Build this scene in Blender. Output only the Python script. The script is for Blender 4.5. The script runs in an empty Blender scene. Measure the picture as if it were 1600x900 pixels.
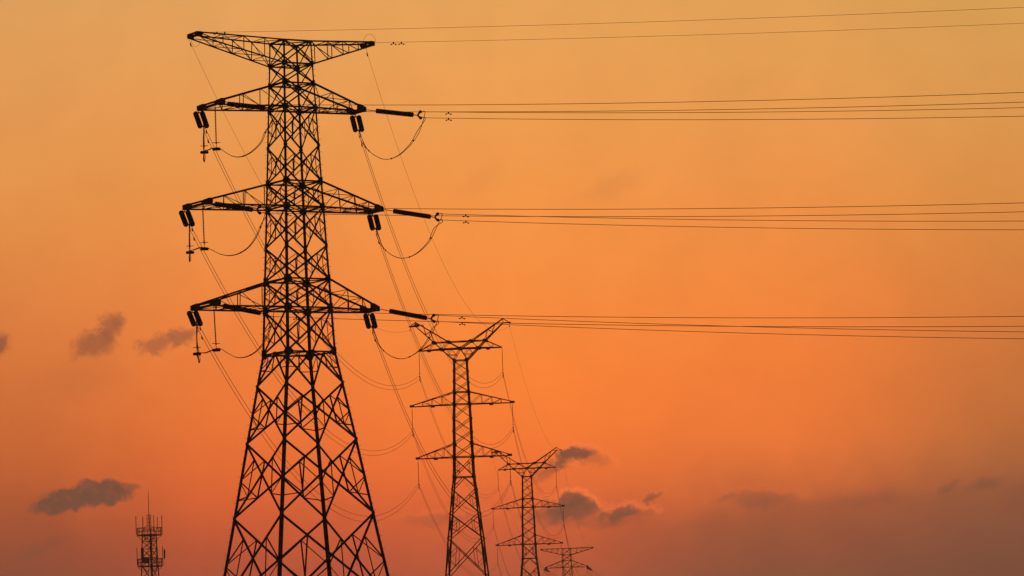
import bpy, bmesh, math, random
from mathutils import Vector, Matrix
random.seed(7)
scene = bpy.context.scene
COL = scene.collection
R = math.radians

# ------------------------------------------------------------------ camera
F_PX = 6500.0                      # focal length for a 1600 px wide frame
PITCH, ROLL = R(5.708), R(1.899)
CAM_Z = 1.6
cp, sp, cr, sr = math.cos(PITCH), math.sin(PITCH), math.cos(ROLL), math.sin(ROLL)
FWD = Vector((0, cp, sp)); UP0 = Vector((0, -sp, cp)); RT0 = Vector((1, 0, 0))
RT = RT0 * cr - UP0 * sr
UP = RT0 * sr + UP0 * cr
EYE = Vector((0, 0, CAM_Z))
cam_data = bpy.data.cameras.new('camera')
cam_data.sensor_width = 36.0
cam_data.lens = F_PX / 1600 * 36.0
cam_data.clip_start = 0.5
cam_data.clip_end = 20000
cam = bpy.data.objects.new('camera', cam_data)
COL.objects.link(cam)
M3 = Matrix((RT, UP, -FWD)).transposed()
cam.matrix_world = Matrix.Translation(EYE) @ M3.to_4x4()
scene.camera = cam

def ray(px, py):
    return (FWD * F_PX + RT * (px - 800) - UP * (py - 450)) / F_PX
def at(px, py, Y):
    """real point at forward distance Y seen in the direction of a photo pixel (used to size things)"""
    d = ray(px, py)
    return EYE + d * (Y / d.y)
def proj(P):
    d = P - EYE
    w = d.dot(FWD)
    return 800 + F_PX * d.dot(RT) / w, 450 - F_PX * d.dot(UP) / w
def azel(px, py):
    d = ray(px, py).normalized()
    return math.atan2(d.x, d.y), math.asin(d.z)

# ------------------------------------------------------------------ view, sun, sky
scene.view_settings.view_transform = 'Standard'
scene.view_settings.look = 'None'
scene.view_settings.exposure = 0
scene.view_settings.gamma = 1
scene.view_settings.use_curve_mapping = False

SUN_AZ = R(-1.0)                    # the sun has just gone down behind the line of pylons
SUN_EL = R(1.2)
sun = bpy.data.lights.new('sun', 'SUN')
sun.energy = 0.25
sun.angle = R(3)
sun.color = (1.0, 0.5, 0.25)
sun_o = bpy.data.objects.new('sun', sun)
COL.objects.link(sun_o)
sun_dir = Vector((math.sin(SUN_AZ) * math.cos(SUN_EL), math.cos(SUN_AZ) * math.cos(SUN_EL), math.sin(SUN_EL)))
sun_o.rotation_euler = (-sun_dir).to_track_quat('-Z', 'Y').to_euler()

def lin(c):
    return tuple((v / 255 / 12.92) if v / 255 <= 0.04045 else ((v / 255 + 0.055) / 1.055) ** 2.4 for v in c)

SKY_X = (0, 400, 800, 1200, 1600)
SKY_Y = (0, 150, 300, 450, 600, 700, 760, 820, 900)
SKY = (
 ((226,162,93),(229,163,92),(231,164,90),(225,161,87),(215,157,84)),
 ((226,153,84),(233,156,84),(236,158,82),(232,156,81),(221,153,81)),
 ((229,148,75),(237,148,73),(243,150,72),(238,146,72),(220,142,70)),
 ((223,131,66),(239,136,66),(247,141,63),(242,136,62),(214,124,60)),
 ((212,114,57),(237,122,56),(250,130,53),(244,124,54),(200,112,57)),
 ((199,101,51),(235,113,52),(248,121,52),(234,118,54),(182,103,56)),
 ((186,91,50),(226,101,50),(236,107,52),(204,100,54),(150,88,58)),
 ((158,78,50),(204,87,50),(202,88,52),(162,82,54),(128,76,57)),
 ((126,68,52),(168,73,52),(174,80,54),(134,72,54),(110,68,56)),
)
def sky_at(x, y):
    x = min(max(x, 0), 1600); y = min(max(y, 0), 900)
    i = max(k for k in range(4) if SKY_X[k] <= x or k == 0); u = (x - SKY_X[i]) / (SKY_X[i+1] - SKY_X[i])
    j = max(k for k in range(len(SKY_Y)-1) if SKY_Y[k] <= y or k == 0); v = (y - SKY_Y[j]) / (SKY_Y[j+1] - SKY_Y[j])
    out = []
    for c in range(3):
        a = SKY[j][i][c] * (1-u) + SKY[j][i+1][c] * u
        b = SKY[j+1][i][c] * (1-u) + SKY[j+1][i+1][c] * u
        out.append(a * (1-v) + b * v)
    return lin(out)

world = bpy.data.worlds.new('World')
scene.world = world
world.use_nodes = True
NT = world.node_tree
for nd in list(NT.nodes): NT.nodes.remove(nd)
def N(t, **kw):
    nd = NT.nodes.new(t)
    for k, v in kw.items(): setattr(nd, k, v)
    return nd
def put(sock, v):
    if isinstance(v, bpy.types.NodeSocket): NT.links.new(v, sock)
    else: sock.default_value = v
def mth(op, a, b=None, c=None, clamp=False):
    nd = N('ShaderNodeMath', operation=op, use_clamp=clamp)
    put(nd.inputs[0], a)
    if b is not None: put(nd.inputs[1], b)
    if c is not None: put(nd.inputs[2], c)
    return nd.outputs[0]
def sstep(v, a, b):
    nd = N('ShaderNodeMapRange', interpolation_type='SMOOTHSTEP')
    put(nd.inputs[0], v); nd.inputs[1].default_value = a; nd.inputs[2].default_value = b
    return nd.outputs[0]
def mixc(f, a, b):
    nd = N('ShaderNodeMix', data_type='RGBA')
    put(nd.inputs[0], f); put(nd.inputs[6], a); put(nd.inputs[7], b)
    return nd.outputs[2]
tc = N('ShaderNodeTexCoord')
sep = N('ShaderNodeSeparateXYZ'); NT.links.new(tc.outputs['Generated'], sep.inputs[0])
az = mth('ARCTAN2', sep.outputs[0], sep.outputs[1])
el = mth('ARCSINE', sep.outputs[2])
E0, E1 = R(-2), R(14)
comb = N('ShaderNodeCombineXYZ')
U_ = mth('MULTIPLY', az, F_PX); V_ = mth('MULTIPLY', el, F_PX)
put(comb.inputs[0], U_); put(comb.inputs[1], V_)
def noise(scale, detail, rough, dist=0.0, off=(0,0,0)):
    mp = N('ShaderNodeMapping'); NT.links.new(comb.outputs[0], mp.inputs[0])
    mp.inputs['Location'].default_value = off
    nz = N('ShaderNodeTexNoise'); NT.links.new(mp.outputs[0], nz.inputs['Vector'])
    nz.inputs['Scale'].default_value = scale; nz.inputs['Detail'].default_value = detail
    nz.inputs['Roughness'].default_value = rough; nz.inputs['Distortion'].default_value = dist
    return nz
bank = noise(1/75, 4, 0.55, 0.3, (11, 4, 0))
el_w = mth('ADD', el, mth('MULTIPLY', mth('SUBTRACT', bank.outputs[0], 0.5), 46 / F_PX))
eln = mth('DIVIDE', mth('SUBTRACT', el_w, E0), E1 - E0, clamp=True)
cols = []
for xi, cx in enumerate(SKY_X):
    a0 = (cx - 800) / F_PX
    ramp = N('ShaderNodeValToRGB'); ramp.color_ramp.interpolation = 'B_SPLINE'
    els = ramp.color_ramp.elements
    stops = [(0.0, lin((60, 45, 45)))]
    for k in range(15):
        e = R(1.55) + (R(9.9) - R(1.55)) * k / 14
        P = EYE + Vector((math.sin(a0) * math.cos(e), math.cos(a0) * math.cos(e), math.sin(e))) * 100
        x, y = proj(P)
        stops.append(((e - E0) / (E1 - E0), sky_at(x, y)))
    stops.append((1.0, lin((200, 160, 100))))
    while len(els) < len(stops): els.new(0.5)
    for k, (p_, c_) in enumerate(stops):
        els[k].position = p_
    for k, (p_, c_) in enumerate(stops):
        els[k].color = (*c_, 1)
    NT.links.new(eln, ramp.inputs[0])
    cols.append(ramp.outputs[0])
colr = cols[0]
for xi in range(1, 5):
    colr = mixc(sstep(az, (SKY_X[xi-1] - 800) / F_PX, (SKY_X[xi] - 800) / F_PX), colr, cols[xi])

# clouds: soft torn patches set in the sky by direction
nA = noise(1/32, 5, 0.6, 0.4)
nB = noise(1/15, 6, 0.66, 0.5, (300, 70, 0))
sA = N('ShaderNodeSeparateXYZ'); NT.links.new(nA.outputs['Color'], sA.inputs[0])
wobU = mth('MULTIPLY', mth('SUBTRACT', sA.outputs[0], 0.5), 40)
wobV = mth('MULTIPLY', mth('SUBTRACT', sA.outputs[1], 0.5), 26)
fine = mth('MULTIPLY', mth('SUBTRACT', nB.outputs[0], 0.5), 1.5)
sB = N('ShaderNodeSeparateXYZ'); NT.links.new(nB.outputs['Color'], sB.inputs[0])
Uw = mth('ADD', mth('ADD', U_, wobU), mth('MULTIPLY', mth('SUBTRACT', sB.outputs[0], 0.5), 20))
Vw = mth('ADD', mth('ADD', V_, wobV), mth('MULTIPLY', mth('SUBTRACT', sB.outputs[1], 0.5), 16))
# long low cloud bank to the right
L0 = azel(1000, 812); L1 = azel(1600, 752)
lk = (L1[1] - L0[1]) / (L1[0] - L0[0])
lineV = mth('ADD', mth('MULTIPLY', mth('SUBTRACT', az, L0[0]), lk * F_PX), L0[1] * F_PX)
nD = noise(1/70, 5, 0.58, 0.4, (640, 20, 0))
below = mth('SUBTRACT', mth('ADD', lineV, mth('MULTIPLY', mth('SUBTRACT', nD.outputs[0], 0.5), 90)), V_)
bankm = mth('MULTIPLY', mth('MULTIPLY', sstep(below, -16, 20), sstep(az, azel(900, 800)[0], azel(1180, 800)[0])), 0.30)
colr = mixc(bankm, colr, (*lin((122, 76, 55)), 1))
# (x, y, rx, ry, tilt deg, strength, softness, rim)
CLOUDS = [
 (146, 537, 42, 25, 12, .66, .62, 0), (172, 510, 28, 22, 50, .62, .62, 0), (186, 498, 15, 13, 50, .40, .8, 0),
 (243, 538, 36, 16, 14, .58, .7, 0), (282, 526, 30, 16, 8, .64, .65, 0), (-4, 540, 18, 24, -25, .80, .6, 0),
 (104, 783, 62, 21, 8, .97, .22, 0), (150, 771, 60, 23, 2, .97, .24, 0), (196, 763, 24, 8, 12, .55, .6, .3),
 (902, 708, 34, 12, 8, .90, .55, 1.4), (880, 721, 26, 13, 32, .80, .55, .2), (856, 737, 32, 13, 22, .50, .8, 0), (925, 718, 30, 14, -8, .34, .9, .8),
 (892, 799, 56, 19, -3, .82, .62, .8), (890, 782, 26, 15, 10, .80, .5, 1.6), (914, 786, 22, 12, -20, .70, .55, 1.6), (855, 808, 46, 16, 0, .50, .8, .2),
 (968, 804, 38, 12, 14, .80, .6, 1.1), (1020, 778, 20, 8, 28, .60, .7, .4), (940, 816, 90, 10, 0, .30, .9, .1), (1000, 802, 30, 9, 8, .25, .8, .9),
 (1188, 779, 62, 16, -4, .42, .75, .2), (1350, 782, 80, 12, 3, .22, .8, 0), (1130, 776, 22, 6, 20, .25, .9, .1),
 (1540, 757, 34, 10, 10, .50, .7, 0), (1484, 762, 26, 9, 35, .42, .7, 0),
 (690, 812, 70, 12, 3, .30, .8, .4), (60, 858, 60, 12, 18, .32, .8, 0), (120, 595, 90, 40, 10, .12, 1., 0),
 (960, 288, 60, 22, 20, .12, 1., 0), (748, 285, 50, 20, 30, .07, 1., 0), (1160, 130, 80, 30, 10, .05, 1., 0),
]
tot = None; rimtot = None
for (x, y, rx, ry, tl, st, so, rim) in CLOUDS:
    a_, e_ = azel(x, y); cu, cv = a_ * F_PX, e_ * F_PX
    du = mth('SUBTRACT', Uw, cu); dv = mth('SUBTRACT', Vw, cv)
    c_, s_ = math.cos(R(tl)), math.sin(R(tl))
    p = mth('ADD', mth('MULTIPLY', du, c_ / rx), mth('MULTIPLY', dv, s_ / rx))
    q = mth('ADD', mth('MULTIPLY', du, -s_ / ry), mth('MULTIPLY', dv, c_ / ry))
    r2 = mth('SQRT', mth('ADD', mth('MULTIPLY', p, p), mth('MULTIPLY', q, q)))
    f_ = mth('ADD', mth('SUBTRACT', 1.0, r2), mth('MULTIPLY', fine, (0.38 + 0.35 * so) if so > .3 else 0.16))
    m_ = mth('MULTIPLY', sstep(f_, -0.25 * so, 0.15 + so * 0.75), st)
    tot = m_ if tot is None else mth('SUBTRACT', mth('ADD', tot, m_), mth('MULTIPLY', tot, m_))
    if rim > 0:
        band = mth('MULTIPLY', sstep(f_, -0.55, -0.15), mth('SUBTRACT', 1.0, sstep(f_, 0.0, 0.35)))
        side = sstep(mth('ADD', q, mth('MULTIPLY', p, 0.5)), -0.1, 0.9)
        rm = mth('MULTIPLY', mth('MULTIPLY', band, side), rim * 0.34)
        rimtot = rm if rimtot is None else mth('MAXIMUM', rimtot, rm)
colr = mixc(rimtot, colr, (*lin((250, 124, 70)), 1))
cl_col = mixc(sstep(el, R(2.0), R(5.5)), (*lin((106, 71, 56)), 1), (*lin((132, 80, 60)), 1))
puff = sstep(nB.outputs[0], 0.38, 0.72)
cl_col = mixc(mth('MULTIPLY', puff, 0.22), cl_col, (*lin((176, 96, 66)), 1))
colr = mixc(tot, colr, cl_col)
# faint unevenness of the haze-laden evening sky
nC = noise(1/120, 5, 0.55, 0.3, (50, 900, 0))
mott = mth('ADD', 1.0, mth('MULTIPLY', mth('SUBTRACT', nC.outputs[0], 0.5), 0.15))
vm = N('ShaderNodeVectorMath', operation='SCALE'); put(vm.inputs[0], colr); put(vm.inputs['Scale'], mott)
colr = vm.outputs[0]
# away from the sunset glow the sky turns to the physical dusk sky
nish = N('ShaderNodeTexSky'); nish.sky_type = 'NISHITA'; nish.sun_disc = False
nish.sun_elevation = SUN_EL; nish.sun_rotation = SUN_AZ; nish.dust_density = 4.0
glow = mth('MULTIPLY', mth('SUBTRACT', 1.0, sstep(mth('ABSOLUTE', az), R(10), R(45))), mth('SUBTRACT', 1.0, sstep(el, R(12), R(32))))
bg1 = N('ShaderNodeBackground'); put(bg1.inputs[0], colr); bg1.inputs[1].default_value = 1.0
bg2 = N('ShaderNodeBackground'); put(bg2.inputs[0], nish.outputs[0]); bg2.inputs[1].default_value = 0.02
mx = N('ShaderNodeMixShader'); put(mx.inputs[0], glow); NT.links.new(bg2.outputs[0], mx.inputs[1]); NT.links.new(bg1.outputs[0], mx.inputs[2])
wo = N('ShaderNodeOutputWorld'); NT.links.new(mx.outputs[0], wo.inputs[0])

# ------------------------------------------------------------------ materials
def material(name, col, rough=0.6, metal=0.0, var=0.35, scale=3.0):
    m = bpy.data.materials.new(name); m.use_nodes = True
    nt = m.node_tree; b = nt.nodes['Principled BSDF']
    b.inputs['Roughness'].default_value = rough; b.inputs['Metallic'].default_value = metal
    t = nt.nodes.new('ShaderNodeTexCoord'); nz = nt.nodes.new('ShaderNodeTexNoise')
    nz.inputs['Scale'].default_value = scale; nz.inputs['Detail'].default_value = 5
    nt.links.new(t.outputs['Object'], nz.inputs['Vector'])
    rp = nt.nodes.new('ShaderNodeValToRGB'); nt.links.new(nz.outputs[0], rp.inputs[0])
    rp.color_ramp.elements[0].position = 0.3; rp.color_ramp.elements[1].position = 0.7
    rp.color_ramp.elements[0].color = (*[c * (1 - var) for c in col], 1)
    rp.color_ramp.elements[1].color = (*[min(1, c * (1 + var)) for c in col], 1)
    nt.links.new(rp.outputs[0], b.inputs['Base Color'])
    return m
STEEL = material('weathered_galvanised_steel', (0.16, 0.16, 0.16), 0.65, 0.25)
PORC = material('brown_glazed_porcelain', (0.09, 0.045, 0.03), 0.35)
RUBBER = material('grey_red_silicone', (0.10, 0.05, 0.045), 0.6)
WIRE = material('weathered_aluminium_strand', (0.13, 0.13, 0.13), 0.7, 0.2)
CONC = material('footing_concrete', (0.32, 0.31, 0.29), 0.9)
PAINT = material('mast_grey_paint', (0.22, 0.22, 0.23), 0.6)

# ------------------------------------------------------------------ object helpers
def tag(o, label=None, cat=None, group=None, kind=None):
    if label:
        assert 4 <= len(label.split()) <= 16, label
        o['label'] = label
    if cat: o['category'] = cat
    if group: o['group'] = group
    if kind: o['kind'] = kind
    return o
def empty(name, loc, rz=0.0):
    o = bpy.data.objects.new(name, None); COL.objects.link(o)
    o.location = loc; o.rotation_euler = (0, 0, rz); o.empty_display_size = 0.5
    return o
def build(name, bm, mat, parent=None, smooth=False):
    me = bpy.data.meshes.new(name); bm.to_mesh(me); bm.free(); me.materials.append(mat)
    if smooth:
        for p in me.polygons: p.use_smooth = True
    o = bpy.data.objects.new(name, me); COL.objects.link(o)
    if parent: o.parent = parent
    return o
def copy_tree(o, parent=None):
    c = o.copy(); COL.objects.link(c); c.parent = parent
    for ch in list(o.children): copy_tree(ch, c)
    return c
V = Vector
def prism(bm, pts, d):
    a = [bm.verts.new(p) for p in pts]; b = [bm.verts.new(p + d) for p in pts]
    n = len(a)
    bm.faces.new(a[::-1]); bm.faces.new(b)
    for i in range(n):
        bm.faces.new((a[i], a[(i+1) % n], b[(i+1) % n], b[i]))
def angle(bm, p, q, a, nrm, t=None, off=0.0, flip=False):
    """rolled steel angle from p to q; one flange lies in the plane whose outward normal is nrm"""
    p = V(p); q = V(q); d = (q - p)
    if d.length < 1e-4: return
    ax = d.normalized(); nrm = V(nrm)
    e2 = -(nrm - ax * nrm.dot(ax))
    if e2.length < 1e-4: e2 = ax.orthogonal()
    e2.normalize(); e1 = ax.cross(e2)
    if flip: e1 = -e1
    t = t or max(0.008, a * 0.12)
    o = p + e2 * off - e1 * a * 0.5
    prof = [(0,0),(a,0),(a,t),(t,t),(t,a),(0,a)]
    pts = [o + e1 * x + e2 * y for x, y in prof]
    if flip: pts = pts[::-1]
    prism(bm, pts, d)
def leg_angle(bm, p, q, a, sx, sy, t=0.022):
    """corner leg: heel at the outer corner, flanges running along both faces"""
    p = V(p); q = V(q)
    ex = V((-sx, 0, 0)); ey = V((0, -sy, 0))
    prof = [(0,0),(a,0),(a,t),(t,t),(t,a),(0,a)]
    pts = [p + ex * x + ey * y for x, y in prof]
    prism(bm, pts, q - p)
def plate(bm, c, u, v, pts, th=0.016):
    c = V(c); u = V(u).normalized(); v = V(v).normalized(); n = u.cross(v).normalized()
    prism(bm, [c + u * x + v * y - n * th * 0.5 for x, y in pts], n * th)
def tube(bm, pts, r, seg=6, cap=True):
    rings = []
    prev = None
    n = len(pts)
    for i, p in enumerate(pts):
        a = pts[max(i-1, 0)]; b = pts[min(i+1, n-1)]
        ax = (V(b) - V(a)).normalized()
        ref = prev if prev is not None else ax.orthogonal()
        e1 = (ref - ax * ref.dot(ax)).normalized(); e2 = ax.cross(e1); prev = e1
        rr = r[i] if isinstance(r, (list, tuple)) else r
        rings.append([bm.verts.new(V(p) + (e1 * math.cos(k * 2 * math.pi / seg) + e2 * math.sin(k * 2 * math.pi / seg)) * rr) for k in range(seg)])
    for a, b in zip(rings, rings[1:]):
        for k in range(seg):
            bm.faces.new((a[k], a[(k+1) % seg], b[(k+1) % seg], b[k]))
    if cap:
        bm.faces.new(rings[0][::-1]); bm.faces.new(rings[-1])
def box(bm, c, sx, sy, sz, u=V((1,0,0)), v=V((0,1,0))):
    c = V(c); u = V(u).normalized(); v = V(v).normalized(); w = u.cross(v).normalized()
    prism(bm, [c + u*x*sx/2 + v*y*sy/2 - w*sz/2 for x, y in ((-1,-1),(1,-1),(1,1),(-1,1))], w * sz)
def discs(bm, p, q, n, r, core=0.03, seg=14):
    """string of cap-and-pin discs from p to q"""
    p = V(p); q = V(q); d = (q - p) / n
    pts, rs = [p], [core]
    for i in range(n):
        b = p + d * i
        for f, rr in ((.08, core*1.6), (.20, core*2.0), (.30, r*.80), (.42, r), (.74, r*.98), (.82, r*.7), (.90, core*1.6)):
            pts.append(b + d * f); rs.append(rr)
    pts.append(q); rs.append(core)
    tube(bm, pts, rs, seg)
def lerp(a, b, t): return a + (b - a) * t

# ------------------------------------------------------------------ ground (below the frame, but the place stands on it)
def ground_z(x, y):
    t = min(max((y - 720) / 230, 0), 1)
    return -9.0 * t * t * (3 - 2 * t)
def make_ground():
    bm = bmesh.new()
    xs = [-4700, -2600, -1500, -600] + [-400 + 40 * i for i in range(21)] + [600, 1500, 2600, 4700]
    ys = [-2200, -800, -200, -60] + [40 * i for i in range(0, 31)] + [1400, 2000, 3000, 4000, 5100]
    g = [[bm.verts.new((x, y, ground_z(x, y) + (0 if abs(x) > 500 or y > 1300 else 0.12 * math.sin(x*.13) * math.cos(y*.11)))) for x in xs] for y in ys]
    for j in range(len(ys) - 1):
        for i in range(len(xs) - 1):
            bm.faces.new((g[j][i], g[j][i+1], g[j+1][i+1], g[j+1][i]))
    m = material('rough_grass_and_soil', (0.06, 0.065, 0.03), 0.95, 0, 0.5, 0.08)
    o = build('ground', bm, m, None, True)
    tag(o, None, None, None, 'structure')
make_ground()

# ------------------------------------------------------------------ evening haze
def make_haze():
    bm = bmesh.new(); box(bm, V((0, 1400, 20)), 9600, 7600, 66)      # from below the ground to above the pylons
    m = bpy.data.materials.new('evening_haze'); m.use_nodes = True; nt = m.node_tree
    nt.nodes.remove(nt.nodes['Principled BSDF'])
    pv = nt.nodes.new('ShaderNodeVolumePrincipled'); pv.inputs['Color'].default_value = (0.92, 0.86, 0.80, 1)
    pv.inputs['Density'].default_value = HAZE; pv.inputs['Anisotropy'].default_value = 0.75
    nt.links.new(pv.outputs[0], nt.nodes['Material Output'].inputs['Volume'])
    o = build('haze', bm, m); tag(o, None, None, None, 'stuff')
HAZE = 6e-5
if HAZE: make_haze()

# ------------------------------------------------------------------ tension (angle) pylon
def panel_redundants(bm, P, Q, Rr, S, n, a, low=False, pieces=None):
    """P,Q top corners, Rr,S bottom corners of one X-braced face panel"""
    O = cross_pt(P, Q, Rr, S)
    for top, bot in ((P, Rr), (Q, S)):
        M_ = lerp(top, bot, 0.5); q1 = lerp(top, O, 0.52); q2 = lerp(bot, O, 0.50)
        if pieces is not None:
            bm = bmesh.new(); pieces.append(bm)
        angle(bm, M_, q1, a, n); angle(bm, M_, q2, a, n); angle(bm, q1, q2, a * 1.15, n)
        if low:
            angle(bm, lerp(top, bot, 0.76), q2, a, n)
def cross_pt(P, Q, Rr, S):
    wt = (Q - P).length; wb = (S - Rr).length
    return lerp(P, S, wt / (wt + wb))

def tension_pylon(lev, panels, arms, label, base_z, loc, rz, foot, legsz=0.2, belts=(), group=None, steps=True):
    """lev: list of (z, half width) top to bottom; panels: kind per interval; arms: list of dicts"""
    root = empty('transmission_tower', loc, rz)
    tag(root, label, 'pylon', group)
    corners = [(-1, 1), (-1, -1), (1, -1), (1, 1)]
    def node(k, c):
        z, w = lev[k]; return V((c[0] * w, c[1] * w, z))
    zt, zb = lev[0][0], lev[-1][0]
    # legs
    for c in corners:
        bm = bmesh.new()
        for k in range(len(lev) - 1):
            f = (lev[k][0] - zt) / (zb - zt)
            s = legsz * (0.46 + 0.72 * min(1, f * 1.15))
            leg_angle(bm, node(k, c), node(k+1, c), s, c[0], c[1], s * 0.12)
        if steps and c in ((-1, 1), (1, -1)):
            z = zb + 2.0; i = 0
            while z < zt - 0.3:
                k = max(j for j in range(len(lev)) if lev[j][0] >= z)
                k2 = min(k + 1, len(lev) - 1)
                t = 0 if k == k2 else (lev[k][0] - z) / (lev[k][0] - lev[k2][0])
                w = lerp(lev[k][1], lev[k2][1], t)
                dr = V((c[0], 0, 0)) if i % 2 else V((0, c[1], 0))
                p = V((c[0] * w, c[1] * w, z))
                tube(bm, [p - dr * 0.03, p + dr * 0.17], 0.011, 5)
                z += 0.42; i += 1
        near_one = steps
        plates = []
        for k in range(len(lev)):
            big = k in belts
            h = (0.25 + 0.014 * k) if big else (0.17 if k < 11 else 0.15)
            vs = 0.72
            p = node(k, c)
            gb = bmesh.new() if near_one else bm
            up_ = 0.12 if k == 0 else 1.0
            for (u, off) in ((V((-c[0], 0, 0)), V((0, c[1] * 0.008, 0))), (V((0, -c[1], 0)), V((c[0] * 0.008, 0, 0)))):
                plate(gb, p + off, u, V((0, 0, 1)), [(-.03, -h*1.05*vs), (h*.6, -h*.9*vs), (h*1.12, -h*.3*vs), (h*1.08, h*.3*up_*vs), (h*.55, h*up_*vs), (-.03, h*1.1*up_*vs)])
            if near_one: plates.append(gb)
        lg = build('leg', bm, STEEL, root)
        for gb in plates: build('gusset_plate', gb, STEEL, lg)
        bm = bmesh.new(); p = node(len(lev) - 1, c)
        prism(bm, [p + V((x, y, -foot)) for x, y in ((-.5,-.5),(.5,-.5),(.5,.5),(-.5,.5))], V((0, 0, foot + 0.25)))
        build('footing', bm, CONC, root)
    # faces
    for fi in range(4):
        c0, c1 = corners[fi], corners[(fi + 1) % 4]
        n = V(((c0[0] + c1[0]) / 2, (c0[1] + c1[1]) / 2, 0)).normalized()
        bm = bmesh.new(); pcs = [] if steps else None; rd = bm
        for k in range(len(lev) - 1):
            P, Q, Rr, S = node(k, c0), node(k, c1), node(k+1, c0), node(k+1, c1)
            size = 0.082 + 0.080 * (zt - lev[k][0]) / (zt - zb)
            low_ = (zt - lev[k][0]) / (zt - zb)
            size *= (1.0 + .45 * low_) if fi in (0, 2) else (1.0 - .18 * low_)
            kd = panels[k]
            if kd in 'XxL':
                angle(bm, P, S, size, n); angle(bm, Q, Rr, size, n, off=size * 0.16)
                if kd in 'XL': panel_redundants(rd, P, Q, Rr, S, n, 0.045 + 0.022 * (kd == 'L'), kd == 'L', pcs)
                O = cross_pt(P, Q, Rr, S)
                plate(bm, O + n * 0.01, (Q - P), V((0, 0, 1)), [(-.11, -.1), (.11, -.1), (.11, .1), (-.11, .1)])
            elif kd == 'A':
                Mm = lerp(P, Q, 0.5)
                angle(bm, Mm, Rr, size, n); angle(bm, Mm, S, size, n)
                plate(bm, Mm + n * 0.01, (Q - P), V((0, 0, 1)), [(-.28, 0), (-.15, -.2), (.15, -.2), (.28, 0), (.2, .1), (-.2, .1)])
                for top, bot in ((P, Rr), (Q, S)):
                    h_ = lerp(Mm, bot, 0.5)
                    angle(rd, lerp(Mm, top, 0.5), h_, 0.055, n); angle(rd, lerp(top, bot, 0.5), h_, 0.055, n)
                    angle(rd, lerp(Mm, top, 0.5), lerp(top, bot, 0.5), 0.05, n)
            if k in belts:
                angle(bm, P, Q, 0.10, n)
        br = build('face_bracing', bm, STEEL, root)
        for pb in (pcs or []): build('light_bracing', pb, STEEL, br)
    # plan bracing
    for k in belts:
        bm = bmesh.new(); z, w = lev[k]
        if panels[min(k, len(panels)-1)] == 'A':
            m = [V((w, 0, z)), V((0, w, z)), V((-w, 0, z)), V((0, -w, z))]
            for i in range(4): angle(bm, m[i], m[(i+1) % 4], 0.08, V((0, 0, 1)))
            for c in corners: angle(bm, V((c[0]*w, c[1]*w, z - .08)), V((-c[0]*w*.05, -c[1]*w*.05, z - .08)), 0.05, V((0,0,1)))
        else:
            angle(bm, V((-w, -w, z)), V((w, w, z)), 0.07, V((0, 0, 1)))
            angle(bm, V((-w, w, z - .01)), V((w, -w, z - .01)), 0.07, V((0, 0, 1)))
        build('diaphragm', bm, STEEL, root)
    # cross-arms
    for A in arms:
        s, kt, kb, tips, wt = A['side'], A['top'], A['bot'], A['tip'], A['w']
        arm = empty('crossarm', (0, 0, 0)); arm.parent = root
        zt_, w_t = lev[kt]; zb_, w_b = lev[kb]
        tipP = {1: V((s * tips[0], wt, tips[1])), -1: V((s * tips[0], -wt, tips[2]))}
        topR = {y: V((s * w_t, y * w_t, zt_)) for y in (1, -1)}
        botR = {y: V((s * w_b, y * w_b, zb_)) for y in (1, -1)}
        inv = A.get('inverted', False)
        tt, tb = (V((0,0,.10)), V((0,0,-.12)))
        up = bmesh.new(); lo = bmesh.new(); wb = bmesh.new()
        a1 = A.get('chord', 0.11)
        for y in (1, -1):
            angle(up, topR[y], tipP[y] + tt, a1, V((0, y, 0))); angle(lo, botR[y], tipP[y] + tb, a1, V((0, y, 0)))
        fr = A['fr']; wsz = A.get('web', 0.045)
        def T(y, f): return lerp(topR[y], tipP[y] + tt, f)
        def B(y, f): return lerp(botR[y], tipP[y] + tb, f)
        fs = [0.0] + list(fr)
        for y in (1, -1):
            nn = V((0, y, 0))
            for i, f in enumerate(fs):
                if i > 0: angle(wb, T(y, f), B(y, f), wsz, nn)
                if i + 1 < len(fs):
                    if inv: angle(wb, B(y, f), T(y, fs[i+1]), wsz, nn) if s < 0 else angle(wb, T(y, f), B(y, fs[i+1]), wsz, nn)
                    else: angle(wb, B(y, f), T(y, fs[i+1]), wsz, nn)
        for i, f in enumerate(fs):
            g = fs[i+1] if i + 1 < len(fs) else 0.97
            y = 1 if i % 2 else -1
            angle(wb, T(y, f), T(-y, g), wsz, V((0, 0, 1)))
            angle(wb, B(y, f), B(-y, g), wsz, V((0, 0, -1)))
            angle(wb, B(-y, f), B(y, g), wsz, V((0, 0, -1)), off=wsz*.2)
            if i > 0: angle(wb, T(1, f), T(-1, f), wsz, V((0, 0, 1))); angle(wb, B(1, f), B(-1, f), wsz, V((0, 0, -1)))
        build('upper_chord', up, STEEL, arm); build('lower_chord', lo, STEEL, arm); build('web_bracing', wb, STEEL, arm)
        bm = bmesh.new()
        for y in (1, -1):
            p = tipP[y]; L_ = A.get('plate', 0.75)
            sl = ((T(y, .8) - p).normalized())
            plate(bm, p + V((0, y * 0.02, 0)), V((-s, 0, 0)), V((0, 0, 1)),
                  [(-.08, -.17), (L_ * .45, -.19), (L_ * .8, -.15), (L_, .0), (L_, .10 + sl.z * L_ * 1.0), (L_ * .5, .14 + sl.z * L_ * .7), (-.08, .14)], 0.03)
            plate(bm, p + V((0, -y * 0.02, 0.0)), V((-s, 0, 0)), V((0, y, 0)), [(-.08, -.3), (.35, -.3), (.35, .05), (-.08, .05)], 0.02)
        angle(bm, tipP[1] - V((0,0,.08)), tipP[-1] - V((0,0,.08)), 0.14, V((s, 0, 0)))
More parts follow.
